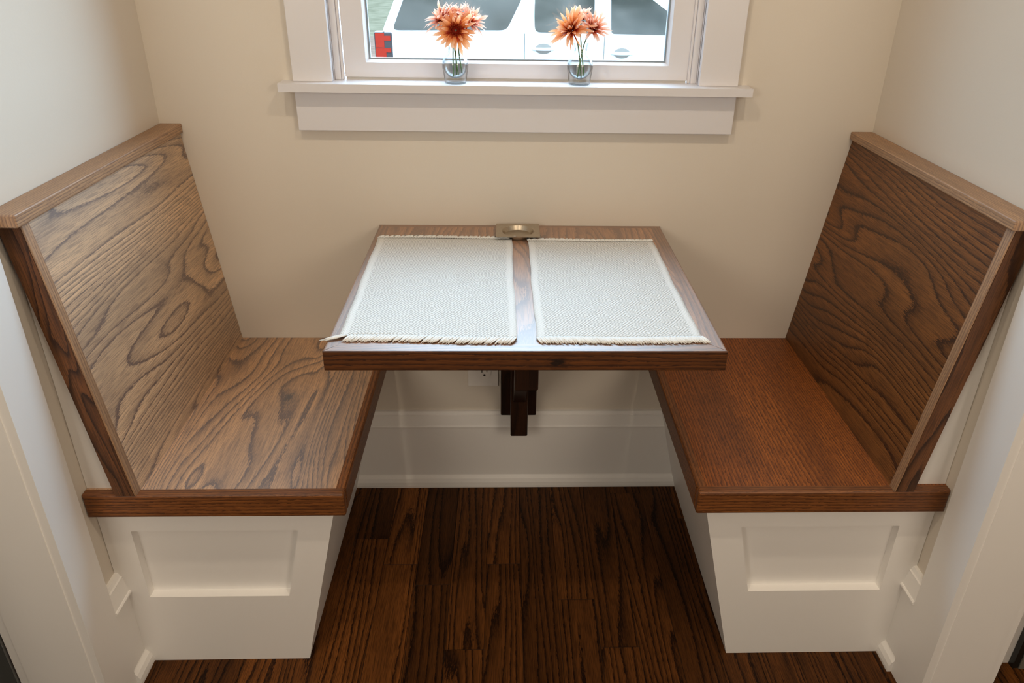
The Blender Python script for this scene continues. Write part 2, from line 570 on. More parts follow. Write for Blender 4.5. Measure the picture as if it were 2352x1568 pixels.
def box_bm(bm, x0, x1, y0, y1, z0, z1):
    x0, x1 = min(x0, x1), max(x0, x1)
    y0, y1 = min(y0, y1), max(y0, y1)
    z0, z1 = min(z0, z1), max(z0, z1)
    return hexa_bm(bm, [(x0, y0, z0), (x1, y0, z0), (x1, y1, z0), (x0, y1, z0),
                        (x0, y0, z1), (x1, y0, z1), (x1, y1, z1), (x0, y1, z1)])


def bevel_all(bm, w, seg=2, cond=None):
    es = [e for e in bm.edges if cond is None or cond(e)]
    bmesh.ops.bevel(bm, geom=es, offset=w, segments=seg, profile=0.5, affect='EDGES')


def box(name, mat, x0, x1, y0, y1, z0, z1, parent=None, g=None, bev=0.0, off=None, seg=2):
    bm = bmesh.new()
    box_bm(bm, x0, x1, y0, y1, z0, z1)
    if bev: bevel_all(bm, bev, seg)
    return finish(name, bm, mat, parent, g, off)


def hexa(name, mat, pts, parent=None, g=None, bev=0.0, off=None):
    bm = bmesh.new()
    hexa_bm(bm, pts)
    if bev: bevel_all(bm, bev)
    return finish(name, bm, mat, parent, g, off)


def prism_bm(bm, poly, fn, a, b):
    """extrude polygon (list of 2-tuples) between parameter a and b; fn(p,q,t)->xyz"""
    A = [bm.verts.new(fn(p, q, a)) for p, q in poly]
    B = [bm.verts.new(fn(p, q, b)) for p, q in poly]
    n = len(poly)
    bm.faces.new(A)
    bm.faces.new(B[::-1])
    for i in range(n):
        bm.faces.new((A[i], B[i], B[(i + 1) % n], A[(i + 1) % n]))


def tube_bm(bm, pts, rad, seg=8, cap=True):
    pts = [Vector(p) for p in pts]
    rings = []
    n = len(pts)
    up = Vector((0.13, 0.31, 0.94)).normalized()
    for i, p in enumerate(pts):
        t = (pts[min(i + 1, n - 1)] - pts[max(i - 1, 0)]).normalized()
        a = t.cross(up)
        if a.length < 1e-3: a = t.cross(Vector((1, 0, 0)))
        a.normalize()
        b_ = t.cross(a).normalized()
        r = rad[i] if isinstance(rad, (list, tuple)) else rad
        rings.append([bm.verts.new(p + a * (r * math.cos(2 * math.pi * k / seg)) + b_ * (r * math.sin(2 * math.pi * k / seg))) for k in range(seg)])
    for i in range(n - 1):
        for k in range(seg):
            bm.faces.new((rings[i][k], rings[i][(k + 1) % seg], rings[i + 1][(k + 1) % seg], rings[i + 1][k]))
    if cap:
        bm.faces.new(rings[0][::-1])
        bm.faces.new(rings[-1])


def lathe_bm(bm, prof, cx, cy, cz, seg=40, close=False):
    rings = []
    for r, z in prof:
        if r < 1e-6:
            rings.append([bm.verts.new((cx, cy, cz + z))])
        else:
            rings.append([bm.verts.new((cx + r * math.cos(2 * math.pi * k / seg), cy + r * math.sin(2 * math.pi * k / seg), cz + z)) for k in range(seg)])
    for a, b in zip(rings[:-1], rings[1:]):
        for k in range(seg):
            k2 = (k + 1) % seg
            if len(a) == 1 and len(b) == 1: continue
            if len(a) == 1: bm.faces.new((a[0], b[k2], b[k]))
            elif len(b) == 1: bm.faces.new((a[k], a[k2], b[0]))
            else: bm.faces.new((a[k], a[k2], b[k2], b[k]))


def struct(o, label=None, cat=None):
    o['kind'] = 'structure'
    if label: o['label'] = label
    if cat: o['category'] = cat
    return o


# ------------------------------------------------------------------ room shell
WL, WR = -0.788, 0.789          # alcove side walls
CEIL = 2.46
TOP_Z = 2.16                    # window head
# back wall with the window opening
bm = bmesh.new()
WX0, WX1, WZ0 = -0.405, 0.383, 1.062
for (x0, x1, z0, z1) in ((-1.1, WX0, 0, CEIL), (WX1, 1.1, 0, CEIL), (WX0, WX1, 0, WZ0), (WX0, WX1, TOP_Z, CEIL)):
    box_bm(bm, x0, x1, 0.0, 0.115, z0, z1)
struct(finish('wall_back', bm, M['wall']), 'warm beige back wall of the dining nook below the window', 'wall')
struct(box('wall_left', M['wall'], WL - 0.1, WL, -0.608, 0.0, 0, CEIL), 'pale wall behind the left bench', 'wall')
struct(box('wall_right', M['wall'], WR, WR + 0.1, -0.600, 0.0, 0, CEIL), 'pale wall behind the right bench', 'wall')
struct(box('ceiling', M['ceiling'], -2.8, 2.8, -4.6, 0.115, CEIL, CEIL + 0.1), 'flat white ceiling', 'ceiling')

# opening into the kitchen: jambs, header, casings
JL, JR = -0.769, 0.770
bm = bmesh.new()
box_bm(bm, -2.8, WL - 0.1, -0.672, -0.600, 0, CEIL)
box_bm(bm, WL - 0.1, JL, -0.672, -0.609, 0, CEIL)
box_bm(bm, 0.905, 2.8, -0.585, -0.520, 0, CEIL)
box_bm(bm, JR, 0.905, -0.672, -0.602, 0, CEIL)
box_bm(bm, JL, JR, -0.672, -0.605, 2.22, CEIL)
struct(finish('wall_front', bm, M['bench_paint']), 'white painted wall around the opening of the nook', 'wall')


def casing(name, xi, xo, s, label):
    bm = bmesh.new()
    box_bm(bm, xi, xo, -0.688, -0.672, 0, 2.30)
    b2 = [v for v in bm.verts]
    vs = box_bm(bm, xi + s * 0.016, xo - s * 0.016, -0.6895, -0.688, 0, 2.30)
    o = finish(name, bm, M['bench_paint'])
    return struct(o, label, 'door casing')


casing('trim_1', -0.7690, -0.9195, -1, 'wide white casing board at the left edge of the opening')
casing('trim_2', 0.7700, 0.9105, 1, 'wide white casing board at the right edge of the opening')
# kitchen behind the camera (bounce surfaces)
struct(box('wall_kitchen', M['kitchen'], -2.8, 2.8, -4.7, -4.6, 0, CEIL), 'kitchen wall behind the viewer', 'wall')
struct(box('wall_west', M['kitchen'], -2.9, -2.8, -4.6, -0.6, 0, CEIL), 'kitchen wall far left', 'wall')
struct(box('wall_east', M['kitchen'], 2.8, 2.9, -4.6, -0.52, 0, CEIL), 'kitchen wall far right', 'wall')

# floor boards: one mesh, each board with its own grain offset and tone
rnd = random.Random(11)
bm = bmesh.new()
uvl = bm.loops.layers.uv.new('grain')
tone_l = bm.faces.layers.float.new('tone')
BW = 0.0830
ix0, ix1 = -22, 22
for i in range(ix0, ix1):
    x0 = 0.005 + i * BW
    y = -3.0 - rnd.random()
    while y < 0.02:
        L = rnd.uniform(0.35, 1.15)
        y1 = min(y + L, 0.02)
        gp = 0.0005
        vs = [bm.verts.new(p) for p in ((x0 + gp, y + gp, 0), (x0 + BW - gp, y + gp, 0), (x0 + BW - gp, y1 - gp, 0), (x0 + gp, y1 - gp, 0))]
        f = bm.faces.new(vs)
        ou, ov = rnd.uniform(-40, 40), rnd.uniform(-40, 40)
        for l in f.loops:
            l[uvl].uv = (l.vert.co.y + ou, l.vert.co.x + ov)
        tn = rnd.random()
        f[tone_l] = min(1.0, max(0.0, 0.28 + 0.55 * tn * tn + (0.35 if rnd.random() < 0.13 else 0)))
        y = y1
vs = [bm.verts.new(p) for p in ((-2.8, -4.6, -0.002), (2.8, -4.6, -0.002), (2.8, 0.1, -0.002), (-2.8, 0.1, -0.002))]
f = bm.faces.new(vs)
f.material_index = 1
vs2 = [bm.verts.new(p) for p in ((-2.8, -4.6, -0.06), (2.8, -4.6, -0.06), (2.8, 0.1, -0.06), (-2.8, 0.1, -0.06))]
f = bm.faces.new(vs2[::-1])
f.material_index = 1
struct(finish('floor', bm, [M['floor'], M['floor_gap']], recalc=False), 'dark stained oak plank floor running towards the window wall', 'floor')


# baseboards with a moulded cap and a shoe
def base_profile(top=0.2385):
    return [(0, 0), (0.028, 0), (0.028, 0.006), (0.0265, 0.016), (0.0225, 0.026), (0.016, 0.033), (0.015, 0.035), (0.015, 0.193),
            (0.0205, 0.1935), (0.0225, 0.1955), (0.0225, 0.1990), (0.0205, 0.2015), (0.0190, 0.2020), (0.0125, top - 0.0105), (0.0135, top - 0.0095), (0.0105, top - 0.0080), (0.0075, top), (0, top)]


bm = bmesh.new()
prism_bm(bm, base_profile(), lambda p, q, t: (t, -p, q), -0.50, 0.50)
struct(finish('baseboard_back', bm, M['bench_paint']), 'white moulded baseboard on the back wall between the two benches', 'baseboard')
bm = bmesh.new()
prism_bm(bm, base_profile(0.247), lambda p, q, t: (WL + p, t, q), -0.609, -0.530)
struct(finish('baseboard_left', bm, M['bench_paint']), 'short piece of white moulded baseboard in front of the left bench', 'baseboard')
bm = bmesh.new()
prism_bm(bm, base_profile(0.247), lambda p, q, t: (WR - p, t, q), -0.602, -0.530)
struct(finish('baseboard_right', bm, M['bench_paint']), 'short piece of white moulded baseboard in front of the right bench', 'baseboard')

# ------------------------------------------------------------------ window
win = empty('window_1', (-0.01, 0.0, 1.0676))
struct(win, 'white framed window over the table looking out on a parked car', 'window')
CAL, CAR, CIL, CIR = -0.4835, 0.4635, -0.401, 0.379
SKZ, SKZ2 = 1.0848, 1.0676
box('side_casing', M['trim'], CAL, CIL, -0.0195, 0.0, SKZ, TOP_Z + 0.0, win, bev=0.0015)
box('side_casing', M['trim'], CIR, CAR, -0.0195, 0.0, SKZ, TOP_Z + 0.0, win, bev=0.0015)
box('head_casing', M['trim'], CAL - 0.01, CAR + 0.01, -0.022, 0.0, TOP_Z, TOP_Z + 0.11, win, bev=0.0015)
# stool with horns
bm = bmesh.new()
box_bm(bm, -0.509, 0.489, -0.047, 0.0, SKZ2, SKZ)
box_bm(bm, WX0, WX1, 0.0, 0.03, SKZ2, SKZ)
finish('window_stool', bm, M['trim'], win)
box('apron', M['trim'], CAL, CAR, -0.0195, 0.0, 0.981, SKZ2, win, bev=0.0015)
# jamb liner
bm = bmesh.new()
box_bm(bm, WX0, CIL, -0.005, 0.115, SKZ, TOP_Z)
box_bm(bm, CIR, WX1, -0.005, 0.115, SKZ, TOP_Z)
box_bm(bm, WX0, WX1, 0.03, 0.125, WZ0, 1.079)
box_bm(bm, CIL, CIR, -0.005, 0.115, TOP_Z - 0.01, TOP_Z)
finish('jamb', M and bm, M['trim'], win)
bm = bmesh.new()
for xa, xb in ((CIL, CIL + 0.013), (CIR - 0.013, CIR)):
    box_bm(bm, xa, xb, 0.007, 0.019, SKZ, TOP_Z - 0.01)
bevel_all(bm, 0.002)
finish('window_stop', bm, M['trim'], win)
bm = bmesh.new()
for xa, xb in ((CIL + 0.013, CIL + 0.0185), (CIR - 0.0185, CIR - 0.013)):
    box_bm(bm, xa, xb, 0.013, 0.022, SKZ, TOP_Z - 0.01)
bevel_all(bm, 0.0015)
finish('weather_strip', bm, M['trim'], win)
# sash: frame made of a ring with a sloping glazing bead
SX0, SX1, SZ0, SZ1 = -0.381, 0.361, 1.0895, TOP_Z - 0.012
GX0, GX1, GZ0, GZ1 = -0.3335, 0.3165, 1.1215, TOP_Z - 0.06
sash = empty('sash', (0.0, 0.02, 0.02))
sash.parent = win
sash.location = Vector((0, 0.02, 0.0))
bm = bmesh.new()


def ring(bm, a, b, ya, yb):
    (x0, x1, z0, z1), (X0, X1, Z0, Z1) = a, b
    A = [bm.verts.new((x, ya, z)) for x, z in ((x0, z0), (x1, z0), (x1, z1), (x0, z1))]
    B = [bm.verts.new((x, yb, z)) for x, z in ((X0, Z0), (X1, Z0), (X1, Z1), (X0, Z1))]
    for i in range(4):
        bm.faces.new((A[i], A[(i + 1) % 4], B[(i + 1) % 4], B[i]))


outer = (SX0, SX1, SZ0, SZ1)
i0 = (GX0 - 0.0015, GX1 + 0.0015, GZ0 - 0.0015, GZ1 + 0.0015)
i1 = (GX0 + 0.004, GX1 - 0.004, GZ0 + 0.004, GZ1 - 0.004)
ring(bm, outer, i0, 0.020, 0.020)
ring(bm, i0, i1, 0.020, 0.031)
ring(bm, outer, outer, 0.020, 0.060)
ring(bm, i1, i1, 0.031, 0.060)
ring(bm, outer, i1, 0.060, 0.060)
finish('sash_frame', bm, M['trim'], sash)
bm = bmesh.new()
i2 = (GX0 + 0.0075, GX1 - 0.0075, GZ0 + 0.0068, GZ1 - 0.0068)
ring(bm, i1, i2, 0.0312, 0.0315)
ring(bm, i2, i2, 0.0315, 0.0375)
finish('gasket', bm, M['gasket'], sash)
box('pane', M['pane'], GX0 + 0.003, GX1 - 0.003, 0.0345, 0.0365, GZ0 + 0.003, GZ1 - 0.003, sash)
tag(box('sill_seal', M['seal'], SX0 + 0.002, SX1 - 0.002, 0.0215, 0.055, SKZ - 0.004, SZ0, sash), 'dull grey seal under the sash')


# ------------------------------------------------------------------ benches
SZ = 0.457
ST = 0.0507
SD = 0.5767
BOXD = 0.5534


def bench(side):
    s = -1 if side == 'left' else 1
    L = side == 'left'
    wall = WL if L else WR
    edge = -0.3240 if L else 0.3190
    name = 'booth_bench'
    cx = (wall + edge) / 2
    root = empty(name, (cx, -SD / 2, 0))
    tag(root,
        'left built-in booth bench, pale daylight sheen put into the colour of its oak seat and back' if L else
        'right built-in booth bench, darker brown oak back and straight-grained reddish seat',
        'bench', 'pair of facing booth benches')
    wi = wall - s * 0.001
    # seat field + bands
    bw = 0.0175
    seat = box('seat', M['seat_left_daylit' if L else 'seat_right'], wi, edge + s * bw, -SD + bw, -0.001, SZ - ST, SZ, root,
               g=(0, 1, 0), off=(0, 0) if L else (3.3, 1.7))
    bm = bmesh.new()
    box_bm(bm, wi, edge, -SD, -SD + bw, SZ - ST, SZ)
    bevel_all(bm, 0.0045, 3, lambda e: all(abs(v.co.y + SD) < 1e-4 for v in e.verts) or all(abs(v.co.x - edge) < 1e-4 for v in e.verts))
    finish('front_edge', bm, M['oak_edge'], root, g=(1, 0, 0))
    bm = bmesh.new()
    box_bm(bm, edge + s * bw, edge, -SD + bw, -0.001, SZ - ST, SZ)
    bevel_all(bm, 0.0045, 3, lambda e: all(abs(v.co.x - edge) < 1e-4 for v in e.verts))
    finish('aisle_edge', bm, M['oak_edge'], root, g=(0, 1, 0))
    # leaning back: slab, front post, cap
    xb = -0.690 if L else 0.6805       # front face at the seat
    xt = -0.7475 if L else 0.7465      # front face under the cap
    th = 0.0366
    zt = 0.9697 if L else 0.9693

    def slab(y0, y1, lift=0.0):
        q = xb - s * lift
        return [(xb, y0, SZ), (xb + s * th, y0, SZ), (xb + s * th, y1, SZ), (xb, y1, SZ),
                (xt, y0, zt), (xt + s * th, y0, zt), (xt + s * th, y1, zt), (xt, y1, zt)]
    hexa('backrest', M['ply_left_daylit' if L else 'ply_right'], slab(-SD + 0.0175, -0.001), root, g=(0, 1, 0), off=(0, 0))
    es = 0.0035
    post = [(x + s * es if k in (0, 3, 4, 7) else x, y, z) for k, (x, y, z) in enumerate(slab(-SD, -SD + 0.0175))]
    bm = bmesh.new()
    hexa_bm(bm, post)
    pg = (xt - xb, 0, zt - SZ)
    po_ = finish('front_post', bm, M['oak_post'], root, g=pg)
    strip = [(q[0] + s * es, q[1], q[2]) if k in (1, 2, 5, 6) else q for k, q in enumerate(
        [(p[0] if k in (0, 3, 4, 7) else slab(-SD, -SD + 0.0175)[{1: 0, 2: 3, 5: 4, 6: 7}[k]][0], p[1], p[2]) for k, p in enumerate(slab(-SD, -SD + 0.0175))])]
    bm = bmesh.new()
    hexa_bm(bm, strip)
    bevel_all(bm, 0.0012, 2, lambda e: all(abs(v.co.y + SD) < 1e-4 for v in e.verts) and abs(e.verts[0].co.z - e.verts[1].co.z) > 0.1)
    finish('edge_strip', bm, M['oak_daylit'], po_, g=pg)
    ci = -0.7405 if L else 0.7388
    ct = 0.9901 if L else 0.9864
    cd = 0.5947 if L else 0.5833
    box('top_cap', M['oak_daylit'], wi, ci, -cd, -0.001, zt, ct, root, g=(0, 1, 0), bev=0.002)
    # white triangular infill between the leaning back and the wall
    bm = bmesh.new()
    prism_bm(bm, [(wi, SZ), (xb + s * (th + 0.0005), SZ), (xt + s * (th + 0.0005), zt), (wi, zt)] if abs(wi) > abs(xt + s * th) else
             [(wi, SZ), (xb + s * (th + 0.0005), SZ), (wi, zt - 0.02)],
             lambda p, q, t: (p, t, q), -0.5555, -0.540)
    finish('infill_panel', bm, M['bench_paint'], root)
    # base: front with a sunk panel, slanting aisle face
    et, eb = (-0.3500, -0.4410) if L else (0.3435, 0.4370)
    zb = SZ - ST
    rx0 = -0.733 if L else 0.7278
    rz0, rz1 = 0.1815, 0.3520
    rt, rb = (-0.4232, -0.4606) if L else (0.4192, 0.4573)
    d0, d1 = -BOXD, -BOXD + 0.0185
    bm = bmesh.new()
    O_ = [bm.verts.new(p) for p in ((wi, d0, 0), (eb, d0, 0), (et, d0, zb), (wi, d0, zb))]
    I_ = [bm.verts.new(p) for p in ((rx0, d0, rz0), (rb, d0, rz0), (rt, d0, rz1), (rx0, d0, rz1))]
    P_ = [bm.verts.new(p) for p in ((rx0, d1, rz0), (rb, d1, rz0), (rt, d1, rz1), (rx0, d1, rz1))]
    B_ = [bm.verts.new(p) for p in ((wi, -0.001, 0), (eb, -0.001, 0), (et, -0.001, zb), (wi, -0.001, zb))]
    for i in range(4):
        k = (i + 1) % 4
        bm.faces.new((O_[i], O_[k], I_[k], I_[i]))
        bm.faces.new((I_[i], I_[k], P_[k], P_[i]))
        bm.faces.new((O_[k], O_[i], B_[i], B_[k]))
    bm.faces.new(B_[::-1])
    base = finish('base', bm, M['bench_paint'], root)
    bm = bmesh.new()
    hexa_bm(bm, [(rx0, d1, rz0), (rb, d1, rz0), (rb, d1 + 0.006, rz0), (rx0, d1 + 0.006, rz0),
                 (rx0, d1, rz1), (rt, d1, rz1), (rt, d1 + 0.006, rz1), (rx0, d1 + 0.006, rz1)])
    finish('sunk_panel', bm, M['bench_paint'], base)
    return root


bench('left')
bench('right')

# ------------------------------------------------------------------ table
TL, TR, TD, TZ, TT = -0.3290, 0.3300, 0.5839, 0.7583, 0.0362
table = empty('wall_table', (0.0, -0.29, 0.2))
tag(table, 'small oak table fixed to the wall on a dark post between the benches', 'table')
ew = 0.0245
rnd = random.Random(3)
bm = bmesh.new()
uvl = bm.loops.layers.uv.new('grain')
cuts = [TL + ew, -0.215, -0.118, -0.020, 0.062, 0.150, 0.232, TR - ew]
for a, b in zip(cuts[:-1], cuts[1:]):
    box_bm(bm, a, b, -TD + ew, -0.001 - ew * 0.55, TZ - TT, TZ)
bm.normal_update()
bmesh.ops.recalc_face_normals(bm, faces=bm.faces)
offs = {}
for f in bm.faces:
    cxm = f.calc_center_median().x
    k = max(i for i, c in enumerate(cuts) if c <= cxm + 1e-4)
    if k not in offs: offs[k] = (rnd.uniform(-20, 20), rnd.uniform(-20, 20))
    for l in f.loops:
        p = l.vert.co
        l[uvl].uv = (p.y + offs[k][0], p.x + p.z + offs[k][1])
finish('top_boards', bm, M['table_field'], table, recalc=False)


def edge_piece(pts4, g, cond, mat='table_edge', off=None):
    bm = bmesh.new()
    hexa_bm(bm, [(x, y, TZ - TT) for x, y in pts4] + [(x, y, TZ) for x, y in pts4])
    bmesh.ops.recalc_face_normals(bm, faces=bm.faces)
    bevel_all(bm, 0.004, 3, cond)
    return finish('edge_band', bm, M[mat], table, g=g, off=off)


e2 = ew * 0.55
FL = 0.0022
edge_piece([(TL + FL, -TD + FL), (TR - FL, -TD + FL), (TR - ew, -TD + ew), (TL + ew, -TD + ew)], (1, 0.06, 0.0), lambda e: False)
bm = bmesh.new()
box_bm(bm, TL, TR, -TD, -TD + FL, TZ - TT, TZ)
bevel_all(bm, 0.0018, 2, lambda e: all(abs(v.co.y + TD) < 1e-4 for v in e.verts))
finish('front_shade_face', bm, M['table_front_shaded'], table, g=(1, 0.06, 0.0), off=(0, 0))  # thin layer added to carry the shaded front colour
edge_piece([(TL, -TD + FL), (TL + ew, -TD + ew), (TL + ew, -0.001 - e2), (TL, -0.001)], (0, 1, 0),
           lambda e: all(abs(v.co.x - TL) < 1e-4 for v in e.verts) and abs(e.verts[0].co.y - e.verts[1].co.y) > 0.1)
edge_piece([(TR, -TD + FL), (TR, -0.001), (TR - ew, -0.001 - e2), (TR - ew, -TD + ew)], (0, 1, 0),
           lambda e: all(abs(v.co.x - TR) < 1e-4 for v in e.verts) and abs(e.verts[0].co.y - e.verts[1].co.y) > 0.1)
edge_piece([(TL, -0.001), (TL + ew, -0.001 - e2), (TR - ew, -0.001 - e2), (TR, -0.001)], (1, 0, 0), lambda e: False)
# support bracket
tag(box('wall_plate', M['dark_oak'], -0.046, 0.0465, -0.030, 0.0, 0.2405, TZ - TT, table, g=(0, 0, 1), bev=0.003), 'dark stained plate against the wall')
tag(box('post', M['dark_oak'], -0.0208, 0.0222, -0.100, -0.030, 0.226, TZ - TT - 0.096, table, g=(0, 0, 1), bev=0.003), 'dark stained upright with a square foot')
tag(box('support_arm', M['dark_oak'], -0.0176, 0.0250, -0.500, -0.030, TZ - TT - 0.0957, TZ - TT, table, g=(0, 1, 0), bev=0.003), 'dark stained arm under the top')
bm = bmesh.new()
prism_bm(bm, [(0.100, 0.330), (0.100, 0.390), (0.335, TZ - TT - 0.0957), (0.395, TZ - TT - 0.0957)], lambda p, q, t: (t, -p, q), -0.0135, 0.0155)
tag(finish('brace', bm, M['dark_oak'], table, g=(0, -0.7, 0.7)), 'dark stained diagonal brace')

# ------------------------------------------------------------------ placemats


def placemat(corners, label, seed, skew):
    """corners: back-left, back-right, front-right, front-left as (x, depth)"""
    rn = random.Random(seed)
    bl, br, fr, fl = [Vector((c[0], -c[1])) for c in corners]
    cen = (bl + br + fr + fl) / 4
    root = empty('placemat', (cen.x, cen.y, TZ))
    tag(root, label, 'placemat', 'woven placemats on the table')
    W_ = ((br - bl).length + (fr - fl).length) / 2
    L_ = ((fl - bl).length + (fr - br).length) / 2
    mt = make_mat_weave(W_, L_)
    nu, nv = 40, 56
    ph = [rn.uniform(0, 6.28) for _ in range(6)]

    def pos(u, v):
        a = bl.lerp(br, u)
        b = fl.lerp(fr, u)
        p = a.lerp(b, v)
        e = 0.0008 * math.sin(9 * v + ph[0]) + 0.0006 * math.sin(23 * v + ph[1])
        f = 0.0012 * math.sin(8 * u + ph[2])
        z = TZ + 0.0030 + 0.0007 * math.sin(7 * u + 5 * v + ph[3]) + 0.0005 * math.sin(13 * v - 6 * u + ph[4])
        return Vector((p.x + e, p.y + f, z))
    bm = bmesh.new()
    uvl = bm.loops.layers.uv.new('grain')
    g = [[bm.verts.new(pos(i / nu, j / nv)) for i in range(nu + 1)] for j in range(nv + 1)]
    gb = [[bm.verts.new(Vector((g[j][i].co.x, g[j][i].co.y, TZ + 0.0004))) for i in range(nu + 1)] for j in range(nv + 1)]

    def face(q, uvs):
        f = bm.faces.new(q)
        for l, t in zip(f.loops, uvs): l[uvl].uv = t
        f.smooth = True
    for j in range(nv):
        for i in range(nu):
            uvs = [(i / nu * W_, -j / nv * L_), (i / nu * W_, -(j + 1) / nv * L_), ((i + 1) / nu * W_, -(j + 1) / nv * L_), ((i + 1) / nu * W_, -j / nv * L_)]
            face((g[j][i], g[j + 1][i], g[j + 1][i + 1], g[j][i + 1]), uvs)
            face((gb[j][i], gb[j][i + 1], gb[j + 1][i + 1], gb[j + 1][i]), [uvs[0], uvs[3], uvs[2], uvs[1]])
    for i in range(nu):
        for j in (0, nv):
            q = (g[j][i], g[j][i + 1], gb[j][i + 1], gb[j][i])
            face(q, [(i / nu * W_, 0)] * 4)
    for j in range(nv):
        for i in (0, nu):
            q = (g[j][i], g[j + 1][i], gb[j + 1][i], gb[j][i])
            face(q, [(0.004, -j / nv * L_)] * 4)
    finish('woven_field', bm, mt, root)
    # fringe
    for end, v, sgn, ln in (('back', 0.0, 1, 0.0145), ('front', 1.0, -1, 0.019)):
        bm = bmesh.new()
        nt_ = 54
        for k in range(nt_):
            u0 = (k + 0.5) / nt_
            lean = (-0.9 if (end == 'front' and seed == 1) else 0.75) * rn.uniform(0.55, 1.05)
            if end == 'back': lean = rn.uniform(-0.7, 0.9)
            if end == 'front' and k < 3 and seed == 1: lean = -2.0
            for s_ in range(7):
                u = u0 + (s_ - 3) / 3 * 0.56 / nt_
                p0 = pos(u, v)
                l_ = ln * rn.uniform(0.85, 1.12)
                dx = lean * l_ * 0.75 + rn.uniform(-0.0009, 0.0009)
                pts = []
                for t in (0, 0.3, 0.65, 1.0):
                    zz = TZ + 0.0014 + 0.0017 * (1 - t) + 0.0016 * math.sin(math.pi * t) * rn.uniform(0.6, 1.2) + 0.0003 * s_
                    pts.append((p0.x + dx * t ** 1.2, p0.y + sgn * l_ * (t * (1 - 0.12 * t * abs(lean))), zz))
                tube_bm(bm, pts, [0.00095, 0.00105, 0.00100, 0.00070], 5)
        o = finish('fringe', bm, M['fringe'], root, smooth=True)
    return root


placemat([(-0.3175, 0.0905), (-0.0210, 0.0930), (-0.0150, 0.5440), (-0.3110, 0.5350)],
         'pale grey diamond-weave placemat whose fringe overhangs the left edge of the table', 1, 0)
placemat([(0.0150, 0.1040), (0.2930, 0.1080), (0.2960, 0.5420), (0.0175, 0.5430)],
         'pale grey diamond-weave placemat on the half of the table nearer the right bench', 2, 0)

# ------------------------------------------------------------------ metal tray with a round dish
bm = bmesh.new()
tx0, tx1, ty0, ty1, tz = -0.0560, 0.0420, -0.1050, -0.0230, 0.7712
tcx, tcy, tr_ = (tx0 + tx1) / 2, (ty0 + ty1) / 2 - 0.002, 0.0355
seg = 96
circ, sq, low, inn = [], [], [], []
for k in range(seg):
    a = 2 * math.pi * k / seg
    ca, sa = math.cos(a), math.sin(a)
    hx = (tx1 - tx0) / 2; hy = (ty1 - ty0) / 2
    t = min(hx / abs(ca) if abs(ca) > 1e-6 else 9, hy / abs(sa) if abs(sa) > 1e-6 else 9)
    sx_, sy_ = ca * t, sa * t
    ac = math.atan2(hy, hx)
    for cs, ss, an in ((1, 1, ac), (-1, 1, math.pi - ac), (-1, -1, math.pi + ac), (1, -1, 2 * math.pi - ac)):
        if abs(a - an) < math.pi / seg: sx_, sy_ = cs * hx, ss * hy
    sq.append(bm.verts.new((tcx + sx_, (ty0 + ty1) / 2 + sy_, tz)))
    circ.append(bm.verts.new((tcx + ca * (tr_ + 0.003), tcy + sa * (tr_ + 0.003), tz)))
    inn.append(bm.verts.new((tcx + ca * tr_, tcy + sa * tr_, tz - 0.0015)))
    low.append(bm.verts.new((tcx + ca * (tr_ - 0.006), tcy + sa * (tr_ - 0.006), tz - 0.0105)))
bot = bm.verts.new((tcx, tcy, tz - 0.0107))
for k in range(seg):
    k2 = (k + 1) % seg
    bm.faces.new((sq[k], sq[k2], circ[k2], circ[k]))
    bm.faces.new((circ[k], circ[k2], inn[k2], inn[k]))
    bm.faces.new((inn[k], inn[k2], low[k2], low[k]))
    bm.faces.new((low[k], low[k2], bot))
o = finish('metal_tray', bm, M['metal'], None)
md = o.modifiers.new('thickness', 'SOLIDIFY')
md.thickness = 0.0022
md.offset = -1
tag(o, 'small square pewter tray with a round dished centre at the wall end of the table', 'tray')

# ------------------------------------------------------------------ outlet
out = empty('wall_outlet', (-0.0915, 0.0, 0.37))
tag(out, 'white electrical outlet on the wall under the table beside the dark post', 'outlet')
OX0, OX1, OZ0, OZ1 = -0.1310, -0.0520, 0.316, 0.438
box('cover_plate', M['outlet'], OX0, OX1, -0.0065, 0.0, OZ0, OZ1, out, bev=0.0018)
for zc in (0.3600, 0.3985):
    bm = bmesh.new()
    poly = []
    for k in range(28):
        a = 2 * math.pi * k / 28
        poly.append((-0.0880 + 0.0172 * math.cos(a), zc + max(-0.0135, min(0.0135, 0.0172 * math.sin(a)))))
    prism_bm(bm, poly, lambda p, q, t: (p, t, q), -0.0085, -0.004)
    rc = finish('receptacle', bm, M['outlet'], out)
    bm = bmesh.new()
    for dx, hh in ((-0.0064, 0.0042), (0.0064, 0.0034)):
        box_bm(bm, -0.0880 + dx - 0.0011, -0.0880 + dx + 0.0011, -0.0089, -0.008, zc + 0.0035 - hh, zc + 0.0035 + hh)
    gp = [(-0.0880 + 0.0030 * math.cos(a), zc - 0.0085 + 0.0030 * math.sin(a)) for a in [2 * math.pi * k / 14 for k in range(14)]]
    prism_bm(bm, gp, lambda p, q, t: (p, t, q), -0.0089, -0.008)
    finish('slot', bm, M['slot'], rc)


